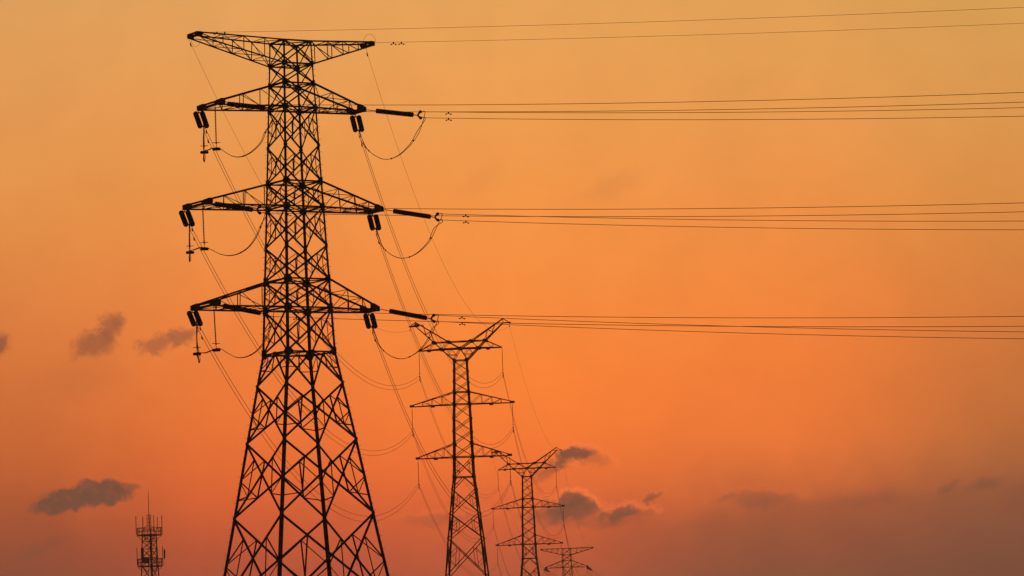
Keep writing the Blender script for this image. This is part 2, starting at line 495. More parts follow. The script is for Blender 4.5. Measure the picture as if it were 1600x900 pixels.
        angle(bm, tipP[1] + V((0,0,.1)), tipP[-1] + V((0,0,.1)), 0.10, V((s, 0, 0)))
        build('tip_plate', bm, STEEL, arm)
    return root

# ---- the nearest pylon: measured heights above the eye and half widths
MAIN_Y = 270.0; MAIN_X = -14.009; MAIN_R = R(30.708)
MAIN_LOC = V((MAIN_X, MAIN_Y, 0))
levels = [(43.66,1.02),(42.14,1.07),(40.84,1.115),(39.24,1.18),(36.74,1.27),(34.36,1.355),(32.68,1.42),(30.14,1.51),(27.93,1.60),(26.05,1.67),
          (23.16,1.78),(21.12,2.10),(17.43,2.67),(12.59,3.39),(6.45,4.32),(-1.4,5.5)]
lev_main = [(z + CAM_Z, w) for z, w in levels]
ex_m = V((math.cos(MAIN_R), math.sin(MAIN_R), 0)); ey_m = V((-math.sin(MAIN_R), math.cos(MAIN_R), 0))
def tip_local(px, py, yl):
    """local x and world z of the point seen at (px,py) lying in the pylon's plane local y = yl"""
    d = ray(px, py)
    t = ((MAIN_LOC - EYE).dot(ey_m) + yl) / d.dot(ey_m)
    P = EYE + d * t
    return (P - MAIN_LOC).dot(ex_m), P.z
def main_pt(x, y, z): return MAIN_LOC + ex_m * x + ey_m * y + V((0, 0, z))

ARMPX = [ # side, top level, bottom level, far tip px, near tip px, half width, fractions, inverted
 (-1, 0, 1, (294, 56), (308, 52.5), 0.62, (.22,.46,.70), True), (1, 0, 1, (571, 70.5), (584, 69), 0.55, (.25,.5,.75), True),
 (-1, 2, 3, (308, 168.5), (340, 160.5), 1.36, (.36,.66), False), (1, 2, 3, (554, 174.5), (571, 172), 0.72, (.36,.68), False),
 (-1, 5, 6, (285, 323.5), (321, 316), 1.50, (.26,.52,.76), False), (1, 5, 6, (581, 329.5), (598, 328), 0.72, (.27,.53,.77), False),
 (-1, 8, 9, (297, 481.5), (334, 474), 1.50, (.33,.66), False), (1, 8, 9, (575, 484.5), (592, 483.5), 0.72, (.36,.66), False)]
arms = []; TIPS = {}
for i, (s, kt, kb, far, near, wt, fr, inv) in enumerate(ARMPX):
    xf, zf = tip_local(*far, wt); xn, zn = tip_local(*near, -wt)
    L_ = abs(xf + xn) / 2
    zf = zn = (zf + zn) / 2
    arms.append(dict(side=s, top=kt, bot=kb, tip=(L_, zf, zn), w=wt, fr=fr, inverted=inv, chord=0.095 if inv else 0.11, plate=0.45 if inv else 0.62))
    TIPS[(i // 2, s)] = (main_pt(s * L_, wt, zf), main_pt(s * L_, -wt, zn))     # far, near
PANELS = 'xxxXXXXXXXALLLL'
main = tension_pylon(lev_main, PANELS, arms, 'tallest and nearest black lattice pylon standing left of centre', 0, MAIN_LOC, MAIN_R, 1.2, 0.205, (0,1,2,3,5,6,8,9,10), 'pylons of the power line')

# ------------------------------------------------------------------ suspension pylons (second and third in the row)
T2_Y = 492.0; T2_R = R(-4)
T2_AX = at(725.3, 746, T2_Y)
T2_LOC = V((T2_AX.x, T2_Y, 0))
def t2(px, py):
    P = at(px, py, T2_Y)
    return (P.x - T2_LOC.x) / math.cos(T2_R), P.z
def suspension_pylon(label):
    root = empty('transmission_tower', T2_LOC, T2_R)
    tag(root, label, 'pylon', 'pylons of the power line')
    rows = [(563.5,709,730.5),(580,709,731.5),(597,709,732.5),(613,709,733.5),(632,709,735),(653.5,709,737),(674.5,709,738),(694,709,738.5),(714.5,709,740),
            (746,708.8,741.5),(765,707.5,745),(803.5,705,750.5),(842,702,755.5),(903,698.8,763.3)]
    lev = []
    for y, a, b in rows:
        xa, za = t2(a, y); xb, zb = t2(b, y - (b - a) * 0.033)
        lev.append(((za + zb) / 2, (xb - xa) / 2))
    # carry the legs on down to the ground
    (z1, w1), (z2, w2) = lev[-2], lev[-1]; sl = (w2 - w1) / (z1 - z2)
    z = z2
    while z > 6.5:
        nz = max(z - (4.6 + (z2 - z) * 0.25), 0.0)
        if nz < 3: nz = 0.2
        lev.append((nz, w2 + sl * (z2 - nz))); z = nz
    if lev[-1][0] > 0.3: lev.append((0.2, w2 + sl * (z2 - 0.2)))
    kinds = 'xxxxxxxxXAXXX' + 'X' * 10
    belts = (0, 3, 4, 7, 8, 9)
    corners = [(-1, 1), (-1, -1), (1, -1), (1, 1)]
    def node(k, c): z, w = lev[k]; return V((c[0]*w, c[1]*w, z))
    zt, zb = lev[0][0], lev[-1][0]
    for c in corners:
        bm = bmesh.new()
        for k in range(len(lev) - 1):
            f = (zt - lev[k][0]) / (zt - zb); s = 0.15 + 0.075 * f
            leg_angle(bm, node(k, c), node(k+1, c), s, c[0], c[1], s * .12)
            if f > .45:   # doubled legs low down
                pass
        for k in range(len(lev)):
            h = 0.26 if k in belts else 0.14; p = node(k, c)
            for (u, off) in ((V((-c[0], 0, 0)), V((0, c[1] * .01, 0))), (V((0, -c[1], 0)), V((c[0] * .01, 0, 0)))):
                plate(bm, p + off, u, V((0, 0, 1)), [(-.05, -h), (h*.8, -h*.8), (h*1.1, 0), (h*.8, h*.8), (-.05, h)])
        build('leg', bm, STEEL, root)
        bm = bmesh.new(); p = node(len(lev) - 1, c)
        prism(bm, [p + V((x, y, -1.5)) for x, y in ((-.45,-.45),(.45,-.45),(.45,.45),(-.45,.45))], V((0, 0, 1.6)))
        build('footing', bm, CONC, root)
    for fi in range(4):
        c0, c1 = corners[fi], corners[(fi+1) % 4]
        n = V(((c0[0]+c1[0])/2, (c0[1]+c1[1])/2, 0)).normalized()
        bm = bmesh.new()
        for k in range(len(lev) - 1):
            P, Q, Rr, S = node(k, c0), node(k, c1), node(k+1, c0), node(k+1, c1)
            size = 0.07 + 0.06 * (zt - lev[k][0]) / (zt - zb)
            if kinds[k] in 'xX':
                angle(bm, P, S, size, n); angle(bm, Q, Rr, size, n, off=size*.16)
                if kinds[k] == 'X': panel_redundants(bm, P, Q, Rr, S, n, 0.05)
            else:
                Mm = lerp(P, Q, .5); angle(bm, Mm, Rr, size, n); angle(bm, Mm, S, size, n)
                for top, bot in ((P, Rr), (Q, S)): angle(bm, lerp(top, bot, .5), lerp(Mm, bot, .5), .05, n)
            if k in belts and k != 7: angle(bm, P, Q, 0.11, n)
        build('face_bracing', bm, STEEL, root)
    # two lower cross-arms
    def arm(s, kt, kb, tip):
        bm = bmesh.new(); wb = bmesh.new()
        zt_, w_t = lev[kt]; zb_, w_b = lev[kb]; tp = V((tip[0], 0, tip[1]))
        T = lambda y, f: lerp(V((s*w_t, y*w_t, zt_)), tp + V((0, y*.12, .08)), f)
        B = lambda y, f: lerp(V((s*w_b, y*w_b, zb_)), tp + V((0, y*.12, -.08)), f)
        for y in (1, -1):
            angle(bm, T(y, 0), T(y, 1), .085, V((0, y, 0))); angle(bm, B(y, 0), B(y, 1), .10, V((0, y, 0)))
            fs = (0, .28, .52, .74)
            for i in range(1, 4):
                angle(wb, T(y, fs[i]), B(y, fs[i]), .045, V((0, y, 0))); angle(wb, B(y, fs[i-1]), T(y, fs[i]), .045, V((0, y, 0)))
        for i, (f, g) in enumerate(((0,.28),(.28,.52),(.52,.74),(.74,.95))):
            y = 1 if i % 2 else -1
            angle(wb, B(y, f), B(-y, g), .045, V((0,0,-1))); angle(wb, T(y, f), T(-y, g), .045, V((0,0,1)))
        box(bm, tp, .55, .2, .26)
        a = build('crossarm', bm, STEEL, root)
        bm = bmesh.new(); box(bm, B(0, .5) - V((0, 0, .12)), .45, .3, .18); build('bracket', bm, STEEL, a); build('web_bracing', wb, STEEL, a)
    # arm tips
    tips = []
    for (kt, kb, lt, rt) in ((3, 4, (643.5, 634.5), (800.5, 628.5)), (7, 8, (653, 716), (796.5, 711))):
        l_ = t2(*lt); r_ = t2(*rt); arm(-1, kt, kb, l_); arm(1, kt, kb, r_); tips += [l_, r_]
    # Y-shaped head: top arm and two raised horns
    hw = lev[0][1]
    P2 = {'c': (719, 544.5), 'l1': (690, 546), 'r1': (747.5, 543.8), 'lt': (654.5, 548.5), 'rt': (784.5, 543), 'lb': (709, 563.5), 'rb': (730.5, 562),
          'lo': (678.5, 535.5), 'ro': (758.5, 532), 'li': (701, 534.5), 'ri': (736.5, 533), 'lh': (649, 503.3), 'rh': (785.5, 498.3),
          'lh2': (648.5, 509), 'rh2': (786, 504.8), 'lx': (640.5, 510), 'rx': (796, 504.2), 'lm': (672.5, 518), 'rm': (761.3, 515), 'lm2':(665,522.5),'rm2':(769,518.5),
          'la':(661,507.5),'ra':(774,505.3)}
    dep = {'c': 1, 'l1': 1, 'r1': 1, 'lb': 1, 'rb': 1, 'lo': .9, 'ro': .9, 'li': .95, 'ri': .95, 'lt': .14, 'rt': .14, 'lh': .2, 'rh': .2, 'lh2': .2, 'rh2': .2, 'lx': .08, 'rx': .08,
           'lm': .5, 'rm': .5, 'lm2': .5, 'rm2': .5, 'la':.3,'ra':.3}
    def pt(k, y):
        x, z = t2(*P2[k]); return V((x, y * hw * dep[k], z))
    head = bmesh.new(); horn = {'l': bmesh.new(), 'r': bmesh.new()}
    for y in (1, -1):
        n = V((0, y, 0))
        for a, b, s in (('lt','l1',.13),('l1','c',.13),('c','r1',.13),('r1','rt',.13),('lt','lo',.08),('ro','rt',.09),('lo','li',.09),('li','ri',.10),('ri','ro',.10),
                        ('lb','l1',.14),('rb','r1',.14),('l1','lo',.13),('r1','ro',.13),('c','li',.12),('c','ri',.12),('c','lb',.08),('c','rb',.08),('li','l1',.06),('ri','r1',.07)):
            angle(head, pt(a, y), pt(b, y), s, n)
        for k in ('c','l1','r1','lo','ro','li','ri'):
            x = pt(k, y); plate(head, x + n * .015, V((1,0,0)), V((0,0,1)), [(-.3,0),(-.18,-.16),(.18,-.16),(.3,0),(.18,.16),(-.18,.16)])
        for s_ in 'lr':
            for a, b, s in (('o','h2',.12),('i','h',.11),('h','x',.08),('h2','x',.09),('a','h2',.06),('m','m2',.06),('o','m',.05),('m2','a',.05),('h','h2',.05)):
                angle(horn[s_], pt(s_ + a, y), pt(s_ + b, y), s, n)
            # little webs of the arm ends and of the neck
            e = pt(s_ + 't', y); o_ = pt(s_ + 'o', y); i1 = pt(s_ + '1', y)
            angle(head, lerp(e, o_, .5), lerp(e, i1, .45), .045, n); angle(head, lerp(e, i1, .45), o_, .045, n)
            nb = pt(s_ + 'b', y); cc = pt('c', y)
            angle(head, lerp(nb, i1, .5), lerp(nb, cc, .45), .06, n); angle(head, lerp(nb, i1, .5), lerp(cc, i1, .5), .05, n); angle(head, lerp(nb, cc, .45), lerp(cc, i1, .5), .05, n)
    for k in ('c','l1','r1','lo','ro','li','ri','lm','rm','lm2','rm2'):
        angle(horn[k[0]] if 'm' in k else head, pt(k, 1), pt(k, -1), .07, V((0,0,1)))
    for a, b in (('l1','c'),('c','r1'),('l1','lt'),('r1','rt'),('li','ri'),('lo','li'),('ro','ri')):
        angle(head, pt(a, 1), pt(b, -1), .05, V((0,0,1)))
    for s_ in (-1, 1):
        x = pt('l1' if s_ < 0 else 'r1', 0); bk = bmesh.new(); box(bk, x + V((s_*1.15 - (0.35 if s_<0 else 0), 0, -.16)), .42, .3, .18); build('bracket', bk, STEEL, root)
    build('crossarm', head, STEEL, root)
    for s_ in 'lr':
        box(horn[s_], pt(s_ + 'x', 0), .3, .2, .14)
        if s_ == 'l': plate(horn[s_], pt('lh2', 0), V((1,0,0)), V((0,0,1)), [(-.55,-.15),(.5,-.12),(.45,.12),(.1,.3)], .03)
        build('peak_horn', horn[s_], STEEL, root)
    tips = [t2(*P2['lt']), t2(*P2['rt'])] + tips
    gw = [t2(*P2['lx']), t2(*P2['rx'])]
    return root, tips, gw
second, T2_TIPS, T2_GW = suspension_pylon('second nearest lattice pylon with a Y shaped head right of the tall one')
SC = 0.697
T3_Y = T2_Y / SC
T3_C = at(822.9, 731.6, T3_Y)
zc = t2(719, 544.5)
third = copy_tree(second)
third['label'] = 'third lattice pylon in the row with a Y shaped head beside the clouds'
T3_LOC = V((T3_C.x - zc[0] * math.cos(T2_R), T3_Y, T3_C.z - zc[1]))
third.location = T3_LOC

def susp_pts(loc, rz, lst):
    return [loc + V((x * math.cos(rz), x * math.sin(rz), z)) for x, z in lst]
T2_P = susp_pts(T2_LOC, T2_R, T2_TIPS); T2_G = susp_pts(T2_LOC, T2_R, T2_GW)
T3_P = susp_pts(T3_LOC, T2_R, T2_TIPS); T3_G = susp_pts(T3_LOC, T2_R, T2_GW)
# tips order: upper L,R, middle L,R, lower L,R

# ------------------------------------------------------------------ fourth pylon
T4_Y = 985.0; T4_R = R(-3)
p4 = at(885.4, 857, T4_Y)
T4_BASE = p4.z - lev_main[0][0]
T4_LOC = V((p4.x, T4_Y, T4_BASE))
lev4 = [(z, w * 0.93 if z > 20 else w) for z, w in lev_main]
def l4(px, py):
    P = at(px, py, T4_Y); return (P.x - T4_LOC.x), P.z - T4_LOC.z
arms4 = []; T4_TIPS = {}
for i, (s, kt, kb) in enumerate(((-1,0,1),(1,0,1),(-1,2,3),(1,2,3),(-1,5,6),(1,5,6),(-1,8,9),(1,8,9))):
    if i < 4:
        x, z = l4(*((845,858.8),(926.5,855.5),(852,887.2),(919,885))[i])
    else:
        x, z = s * (6.1 if i < 6 else 5.6), lev4[kb][0]
    if i >= 2: z = lev4[kb][0]
    arms4.append(dict(side=s, top=kt, bot=kb, tip=(abs(x), z, z), w=0.6, fr=(.25,.5,.75) if i < 2 else (.33,.66), inverted=i < 2, chord=.11, web=.06, plate=.4))
    T4_TIPS[(i // 2, s)] = T4_LOC + V((abs(x) * s * math.cos(T4_R), abs(x) * s * math.sin(T4_R), z))
fourth = tension_pylon(lev4, PANELS, arms4, 'smallest and farthest pylon low in the frame with only its flat top showing', 0, T4_LOC, T4_R, 2.0, 0.205, (0,1,2,3,5,6,8,9,10), 'pylons of the power line', False)

# ------------------------------------------------------------------ wires
def sagline(A, B, sag, n=64, f0=0.0, f1=1.0):
    return [lerp(A, B, f0 + (f1-f0)*i/n) - V((0, 0, 4 * sag * (f0 + (f1-f0)*i/n) * (1 - (f0 + (f1-f0)*i/n)))) for i in range(n + 1)]
def sag_for(A, B, ytarget):
    lo, hi = 0.5, 25
    for _ in range(40):
        m = (lo + hi) / 2
        pts = sagline(A, B, m, 120, 0.3, 1.0)
        if max(proj(p)[1] for p in pts) < ytarget: lo = m
        else: hi = m
    return lo
def damper(bm, p, d):
    """dumb-bell vibration damper clamped under a wire"""
    d = d.normalized(); dn = V((0, 0, -1))
    c = p + dn * 0.10
    box(bm, p + dn * 0.05, .07, .06, .15, d, d.cross(dn))
    tube(bm, [c - d * .16 + dn * .03, c, c + d * .16 + dn * .03], .015, 5)
    for s in (-1, 1):
        tube(bm, [c + d * s * .10 + dn*.02, c + d * s * .14 + dn*.03, c + d * s * .22 + dn * .05], [.02, .042, .036], 8)
def wire(pts, r, label, group, dampers=(), name='power_line'):
    bm = bmesh.new(); o0 = pts[0]
    tube(bm, [p - o0 for p in pts], r, 6)
    o = build(name, bm, WIRE, None, True); o.location = o0
    tag(o, label, 'wire', group)
    for dist in dampers:
        acc = 0
        for a, b in zip(pts, pts[1:]):
            l_ = (b - a).length
            if acc + l_ >= dist:
                p = lerp(a, b, (dist - acc) / l_); bm = bmesh.new(); damper(bm, p - o0, b - a)
                build('vibration_damper', bm, STEEL, o); break
            acc += l_
    return o
LV = ('topmost', 'upper', 'middle', 'lower'); SD = {-1: 'left', 1: 'right'}
HL = ('higher', 'lower')
R_COND = 0.0165; R_GW = 0.010

# direction in which the line leaves the nearest pylon towards the right and the viewer
D2 = V((0.89, -0.45, 0)).normalized()
RIGHT_Y = {(1,-1): (144.3,159.5), (1,1): (168.2,181.6), (2,-1): (317,331), (2,1): (345.5,359.2), (3,-1): (494.3,509.8), (3,1): (518.8,529.6)}
YOKES = {}; FARENDS = {}

def c_yoke(bm, q, d):
    """curved yoke holding two wires one above the other; returns the two wire starts"""
    up = V((0, 0, 1))
    pts = [q + d * (0.06 + .16 * abs(math.sin(a)) ) + up * 0.21 * math.sin(a) for a in [(-1.45 + 2.9 * i / 10) for i in range(11)]]
    tube(bm, pts, .062, 8)
    ends = []
    for s in (1, -1):
        e = q + d * .25 + up * .2 * s
        tube(bm, [e - d * .06 + up*.05*s, e, e + d * .1], [.07, .12, .08], 9); tube(bm, [e, e + d * .35], .022, 7)
        ends.append(e + d * .1)
    return ends

for lv in (1, 2, 3):
    for s in (-1, 1):
        far, near = TIPS[(lv, s)]
        # single tension string reaching right
        drop = {1: .19, 2: .22, 3: .24}[lv]
        d = (D2 + V((0, 0, -drop))).normalized()
        st = near + V((0, 0, -0.04)) + D2 * 0.10
        q1 = st + d * 0.72; q2 = q1 + d * 2.82; q3 = q2 + d * 0.28
        root = empty('insulator_string', st)
        tag(root, 'thick dark tension insulator reaching right from the nearest pylon\'s %s %s arm' % (LV[lv], SD[s]), 'insulator', 'tension insulators of the nearest pylon')
        O = st
        bm = bmesh.new(); tube(bm, [V((0,0,0)) - d*.15, q1 - O], .022, 6)
        for f in (.25, .45, .68): box(bm, lerp(V((0,0,0)), q1 - O, f), .12, .05, .08, d, V((0,0,1)))
        tube(bm, [q2 - O, q3 - O], .03, 6); build('link', bm, STEEL, root)
        bm = bmesh.new(); discs(bm, q1 - O, q2 - O, 20, .165, .045); build('disc_string', bm, PORC, root, True)
        bm = bmesh.new(); ends = [e + O for e in c_yoke(bm, q3 - O, D2)]; build('yoke', bm, STEEL, root, True)
        YOKES[(lv, s)] = ends
        # wires to the right
        for k in (0, 1):
            A = ends[k]; yt = RIGHT_Y[(lv, s)][k]
            lo, hi = 5, 120
            for _ in range(50):
                m = (lo + hi) / 2
                if proj(A + D2 * m)[0] < 1600: lo = m
                else: hi = m
            tx = lo; K = 8e-4
            P = A + D2 * tx; B = at(1600, yt, P.y)
            slope = (B.z - A.z - .5 * K * tx * tx) / tx
            pts = [A + D2 * t + V((0, 0, slope * t + .5 * K * t * t)) for t in [i * 2.5 for i in range(0, 101)]]
            wire(pts, R_COND, '%s wire of the twin line running right from nearest pylon\'s %s %s arm' % (HL[k], LV[lv], SD[s]), 'wires running off to the right', (2.0,))
# ground wires to the right
for s, yt in ((-1, 11.3), (1, 36.2)):
    far, near = TIPS[(0, s)]
    A = near + D2 * 0.35 + V((0, 0, 0.02))
    lo, hi = 5, 120
    for _ in range(50):
        m = (lo + hi) / 2
        if proj(A + D2 * m)[0] < 1600: lo = m
        else: hi = m
    tx = lo; K = 5e-4; P = A + D2 * tx; B = at(1600, yt, P.y)
    slope = (B.z - A.z - .5 * K * tx * tx) / tx
    pts = [A - D2 * .35] + [A + D2 * t + V((0, 0, slope * t + .5 * K * t * t)) for t in [i * 2.5 for i in range(0, 101)]]
    wire(pts, R_GW, 'single thin ground wire running right from the %s tip of the nearest pylon' % SD[s], 'wires running off to the right', (1.5, 2.1))

# twin strings on the far side and wires on to the second pylon
SUSP = 2.85
def clamp_pts(tip):
    b = tip + V((0, 0, -SUSP)); return [b + V((0, 0, -.06)), b + V((0, 0, -.46))]
YMAX = {(1,-1): (602.8, 609.2), (2,-1): (704.6, 711.8), (3,-1): (806.6, 815.4), (1,1): (598.8, 605.9), (2,1): (694.6, 700.5), (3,1): (800.6, 807.6)}
for lv in (1, 2, 3):
    for si, s in enumerate((-1, 1)):
        far, near = TIPS[(lv, s)]
        tipB = T2_P[(lv - 1) * 2 + si]; cl = clamp_pts(tipB)
        D1 = V((cl[0].x - far.x, cl[0].y - far.y, 0)).normalized(); SX = D1.cross(V((0, 0, 1)))
        sl = 0.215
        d = (D1 + V((0, 0, -sl))).normalized()
        st = far + V((0, 0, -.18)) + D1 * .05
        root = empty('insulator_string', st); O = st
        tag(root, 'twin short disc insulator slung behind the nearest pylon\'s %s %s arm tip' % (LV[lv], SD[s]), 'insulator', 'twin insulators of the nearest pylon')
        bm = bmesh.new(); tube(bm, [V((0,0,.12)), d * .25], .03, 6)
        plate(bm, d * .30, SX, d, [(-.07,-.06),(.07,-.06),(.27,.10),(-.27,.10)], .03); build('yoke_plate', bm, STEEL, root)
        for k in (-1, 1):
            bm = bmesh.new(); p = d * .42 + SX * .215 * k; discs(bm, p, p + d * 2.48, 17, .175, .06); build('disc_string', bm, PORC, root, True)
        e = d * 2.98
        bm = bmesh.new(); plate(bm, e, SX, d, [(-.27,-.10),(.27,-.10),(.07,.08),(-.07,.08)], .03)
        tube(bm, [e, e + d * .3], .03, 6); plate(bm, e + d * .38, V((0,0,1)), d, [(-.24,.06),(.24,.06),(.10,-.08),(-.10,-.08)], .03)
        build('yoke_plate', bm, STEEL, root)
        starts = [O + e + d * .44 + V((0, 0, z)) for z in (.2, -.2)]
        FARENDS[(lv, s)] = starts
        for k in (0, 1):
            sg = sag_for(starts[k], cl[k], YMAX[(lv, s)][k])
            pts = sagline(starts[k], cl[k], sg)
            wire(pts, R_COND, '%s wire of the twin line sagging from nearest pylon\'s %s %s arm to second pylon' % (HL[k], LV[lv], SD[s]),
                 'wires between the first and second pylons', (1.1 + .9 * k,))
for si, s in enumerate((-1, 1)):
    far, near = TIPS[(0, s)]
    B = T2_G[si] + V((0, 0, -.40)); A = far + V((0, 0, -.15))
    sg = sag_for(A, B, (519.5, 516)[si])
    wire(sagline(A, B, sg), R_GW, 'single thin ground wire descending from the nearest pylon\'s %s tip to second pylon' % SD[s], 'wires between the first and second pylons', (1.2, ))

# suspension strings on the second and third pylons
def suspension_string(tip, label, group):
    root = empty('insulator_string', tip + V((0, 0, -.05)))
    tag(root, label, 'insulator', group)
    bm = bmesh.new(); z = -.32
    pts = [V((0, 0, .05)), V((0, 0, z))]; rs = [.02, .02]
    n = 26; L_ = SUSP - .75
    for i in range(n):
        zz = z - L_ * (i + .2) / n; pts += [V((0,0,zz)), V((0,0,zz - L_/n*.25)), V((0,0,zz - L_/n*.5))]; rs += [.024, .055 if i % 2 else .045, .024]
    pts.append(V((0, 0, -SUSP))); rs.append(.02)
    tube(bm, pts, rs, 8); build('rod', bm, RUBBER, root, True)
    bm = bmesh.new(); z = -SUSP + .30
    ring = [V((.15 * math.cos(a), .15 * math.sin(a), z)) for a in [i * math.pi / 6 for i in range(13)]]
    tube(bm, ring, .014, 5); build('grading_ring', bm, STEEL, root, True)
    for dz in (0, -.4):
        bm = bmesh.new(); zz = -SUSP - .02 + dz
        tube(bm, [V((0,-.30,zz+.05)), V((0,-.12,zz-.02)), V((0,.12,zz-.02)), V((0,.30,zz+.05))], [.035,.07,.07,.035], 8)
        tube(bm, [V((0,0,zz)), V((0,0,zz+.4))], .022, 6)
        build('clamp', bm, STEEL, root)
    return root
ORD = {0: 'second', 1: 'third'}
for ti, PP in enumerate((T2_P, T3_P)):
    for j, tip in enumerate(PP):
        lv = j // 2 + 1; s = -1 if j % 2 == 0 else 1
        suspension_string(tip + V((0, 0, -.08)), 'long thin insulator hanging from the %s pylon\'s %s %s arm tip' % (ORD[ti], ('', 'upper', 'middle', 'lower')[lv], SD[s]), 'insulators hanging from the smaller pylons')
    for j, g in enumerate((T2_G, T3_G)[ti]):
        bm = bmesh.new(); tube(bm, [V((0,0,0)), V((0,0,-.42))], .022, 6); box(bm, V((0,0,-.42)), .1, .34, .1)
        o = build('ground_wire_clamp', bm, STEEL); o.location = g + V((0, 0, -.05))
        tag(o, 'small ground wire clamp hanging from the %s pylon\'s %s horn' % (ORD[ti], ('left', 'right')[j]), 'clamp', 'ground wire clamps')

# second -> third
YM23 = {(1,-1): (773.5, 778.3), (2,-1): (842, 847.5), (1,1): (771.5, 776.2), (2,1): (837, 842)}
for j in range(6):
    lv = j // 2 + 1; s = -1 if j % 2 == 0 else 1
    a = clamp_pts(T2_P[j]); b = clamp_pts(T3_P[j])
    for k in (0, 1):
        ym = YM23.get((lv, s))
        sg = sag_for(a[k], b[k], ym[k]) if ym else 5.6
        wire(sagline(a[k], b[k], sg), R_COND, '%s wire of the twin line joining the %s %s arms of second and third pylons' % (HL[k], LV[lv], SD[s]), 'wires between the second and third pylons', (0.9,))
for j in (0, 1):
    wire(sagline(T2_G[j] + V((0,0,-.45)), T3_G[j] + V((0,0,-.45)), 3.8), R_GW, 'single thin ground wire joining the %s horns of second and third pylons' % ('left', 'right')[j], 'wires between the second and third pylons')

# third -> fourth, with the fourth pylon's tension strings
OUT = V((0.27, 0.96, 0)).normalized()
def simple_tension(P, d, label):
    root = empty('insulator_string', P); tag(root, label, 'insulator', 'tension insulators of the farthest pylon')
    for k in (-1, 1):
        sx = d.cross(V((0,0,1))).normalized() * .2 * k
        bm = bmesh.new(); discs(bm, sx + d * .35, sx + d * 2.75, 15, .13, seg=10); build('disc_string', bm, PORC, root, True)
    bm = bmesh.new(); sx = d.cross(V((0,0,1))).normalized()
    for f in (.3, 2.85): plate(bm, d * f, sx, d, [(-.26,-.08),(.26,-.08),(.26,.1),(-.26,.1)], .04)
    tube(bm, [V((0,0,0)), d * .3], .04, 6); tube(bm, [d * 2.85, d * 3.2], .04, 6)
    build('yoke_plate', bm, STEEL, root)
    return P + d * 3.2
for lv in (1, 2, 3):
    for s in (-1, 1):
        j = (lv - 1) * 2 + (0 if s < 0 else 1)
        tp = T4_TIPS[(lv, s)] + V((0, 0, -.2))
        a = clamp_pts(T3_P[j])
        back = V((a[0].x - tp.x, a[0].y - tp.y, 0)).normalized()
        e1 = simple_tension(tp, (back + V((0,0,-.16))).normalized(), 'tiny tension insulator facing the viewer on farthest pylon\'s %s %s arm' % (LV[lv], SD[s]))
        e2 = simple_tension(tp, (OUT + V((0,0,-.22))).normalized(), 'tiny tension insulator slanting away right from farthest pylon\'s %s %s arm' % (LV[lv], SD[s]))
        for k in (0, 1):
            wire(sagline(a[k], e1 + V((0,0,.2 - .4*k)), 7.0), R_COND, '%s wire of the twin line joining the %s %s arms of third and farthest pylons' % (HL[k], LV[lv], SD[s]), 'wires between the third and farthest pylons')
            q = e2 + V((0,0,.2 - .4*k))
            wire([q + OUT * t + V((0,0,-.13*t + 4.5e-4*t*t)) for t in range(0, 261, 5)], R_COND,
                 '%s faint wire running down right from farthest pylon\'s %s %s arm' % (HL[k], LV[lv], SD[s]), 'wires beyond the farthest pylon')
        bm = bmesh.new()
        for k in (-.15, .15):
            o_ = V((k, 0, 0)); tube(bm, [p - tp + o_ for p in sagline(e1, e2, 2.2, 16)], .02, 5)
        jo = build('jumper_cable', bm, WIRE, None, True); jo.location = tp
        tag(jo, 'faint slack jumper loop under the farthest pylon\'s %s %s arm' % (LV[lv], SD[s]), 'cable', 'jumper loops of the farthest pylon')
for si, s in enumerate((-1, 1)):
    tp = T4_TIPS[(0, s)]
    wire(sagline(T3_G[si] + V((0,0,-.45)), tp, 5.0), R_GW, 'single thin ground wire joining third pylon\'s %s horn to farthest pylon' % SD[s], 'wires between the third and farthest pylons')
    wire([tp + OUT * t + V((0,0,-.125*t + 4.3e-4*t*t)) for t in range(0, 261, 5)], R_GW, 'faint ground wire running down right from the farthest pylon\'s %s tip' % SD[s], 'wires beyond the farthest pylon')

# ------------------------------------------------------------------ jumper loops and jumper insulators of the nearest pylon
def smooth_path(pts, n=10):
    out = []; P = [pts[0]] + list(pts) + [pts[-1]]
    for i in range(1, len(P) - 2):
        p0, p1, p2, p3 = P[i-1], P[i], P[i+1], P[i+2]
        for k in range(n):
            t = k / n
            out.append(0.5 * ((2*p1) + (-p0 + p2)*t + (2*p0 - 5*p1 + 4*p2 - p3)*t*t + (-p0 + 3*p1 - 3*p2 + p3)*t*t*t))
    out.append(pts[-1]); return out
def jumper(paths, label, knots=()):
    O = paths[0][0]; root = empty('jumper_cable', O); tag(root, label, 'cable', 'jumper loops of the nearest pylon')
    sm = [smooth_path(p) for p in paths]
    for p in sm:
        bm = bmesh.new(); tube(bm, [q - O for q in p], .021, 6); build('strand', bm, WIRE, root, True)
    for f in knots:
        i = int(f * (len(sm[0]) - 1)); a, b = sm[0][i], sm[1][i]; m_ = (a + b) / 2 - O
        bm = bmesh.new(); tube(bm, [a - O, b - O], .022, 6); tube(bm, [m_ - V((0,0,.05)), m_ + V((0,0,.05))], .045, 6)
        build('spacer', bm, STEEL, root)
RJ = {1: [(655.5,205),(642,226),(622,243.5),(602,249),(586,243),(572,230)], 2: [(681,358),(670,379),(650,397),(630,403.5),(613,399),(598,385)], 3: [(678,515),(668,534),(650,552),(630,560.5),(611,556.5),(594,541)]}
JOFF = {1: 3.5, 2: 3.5, 3: 3.5}
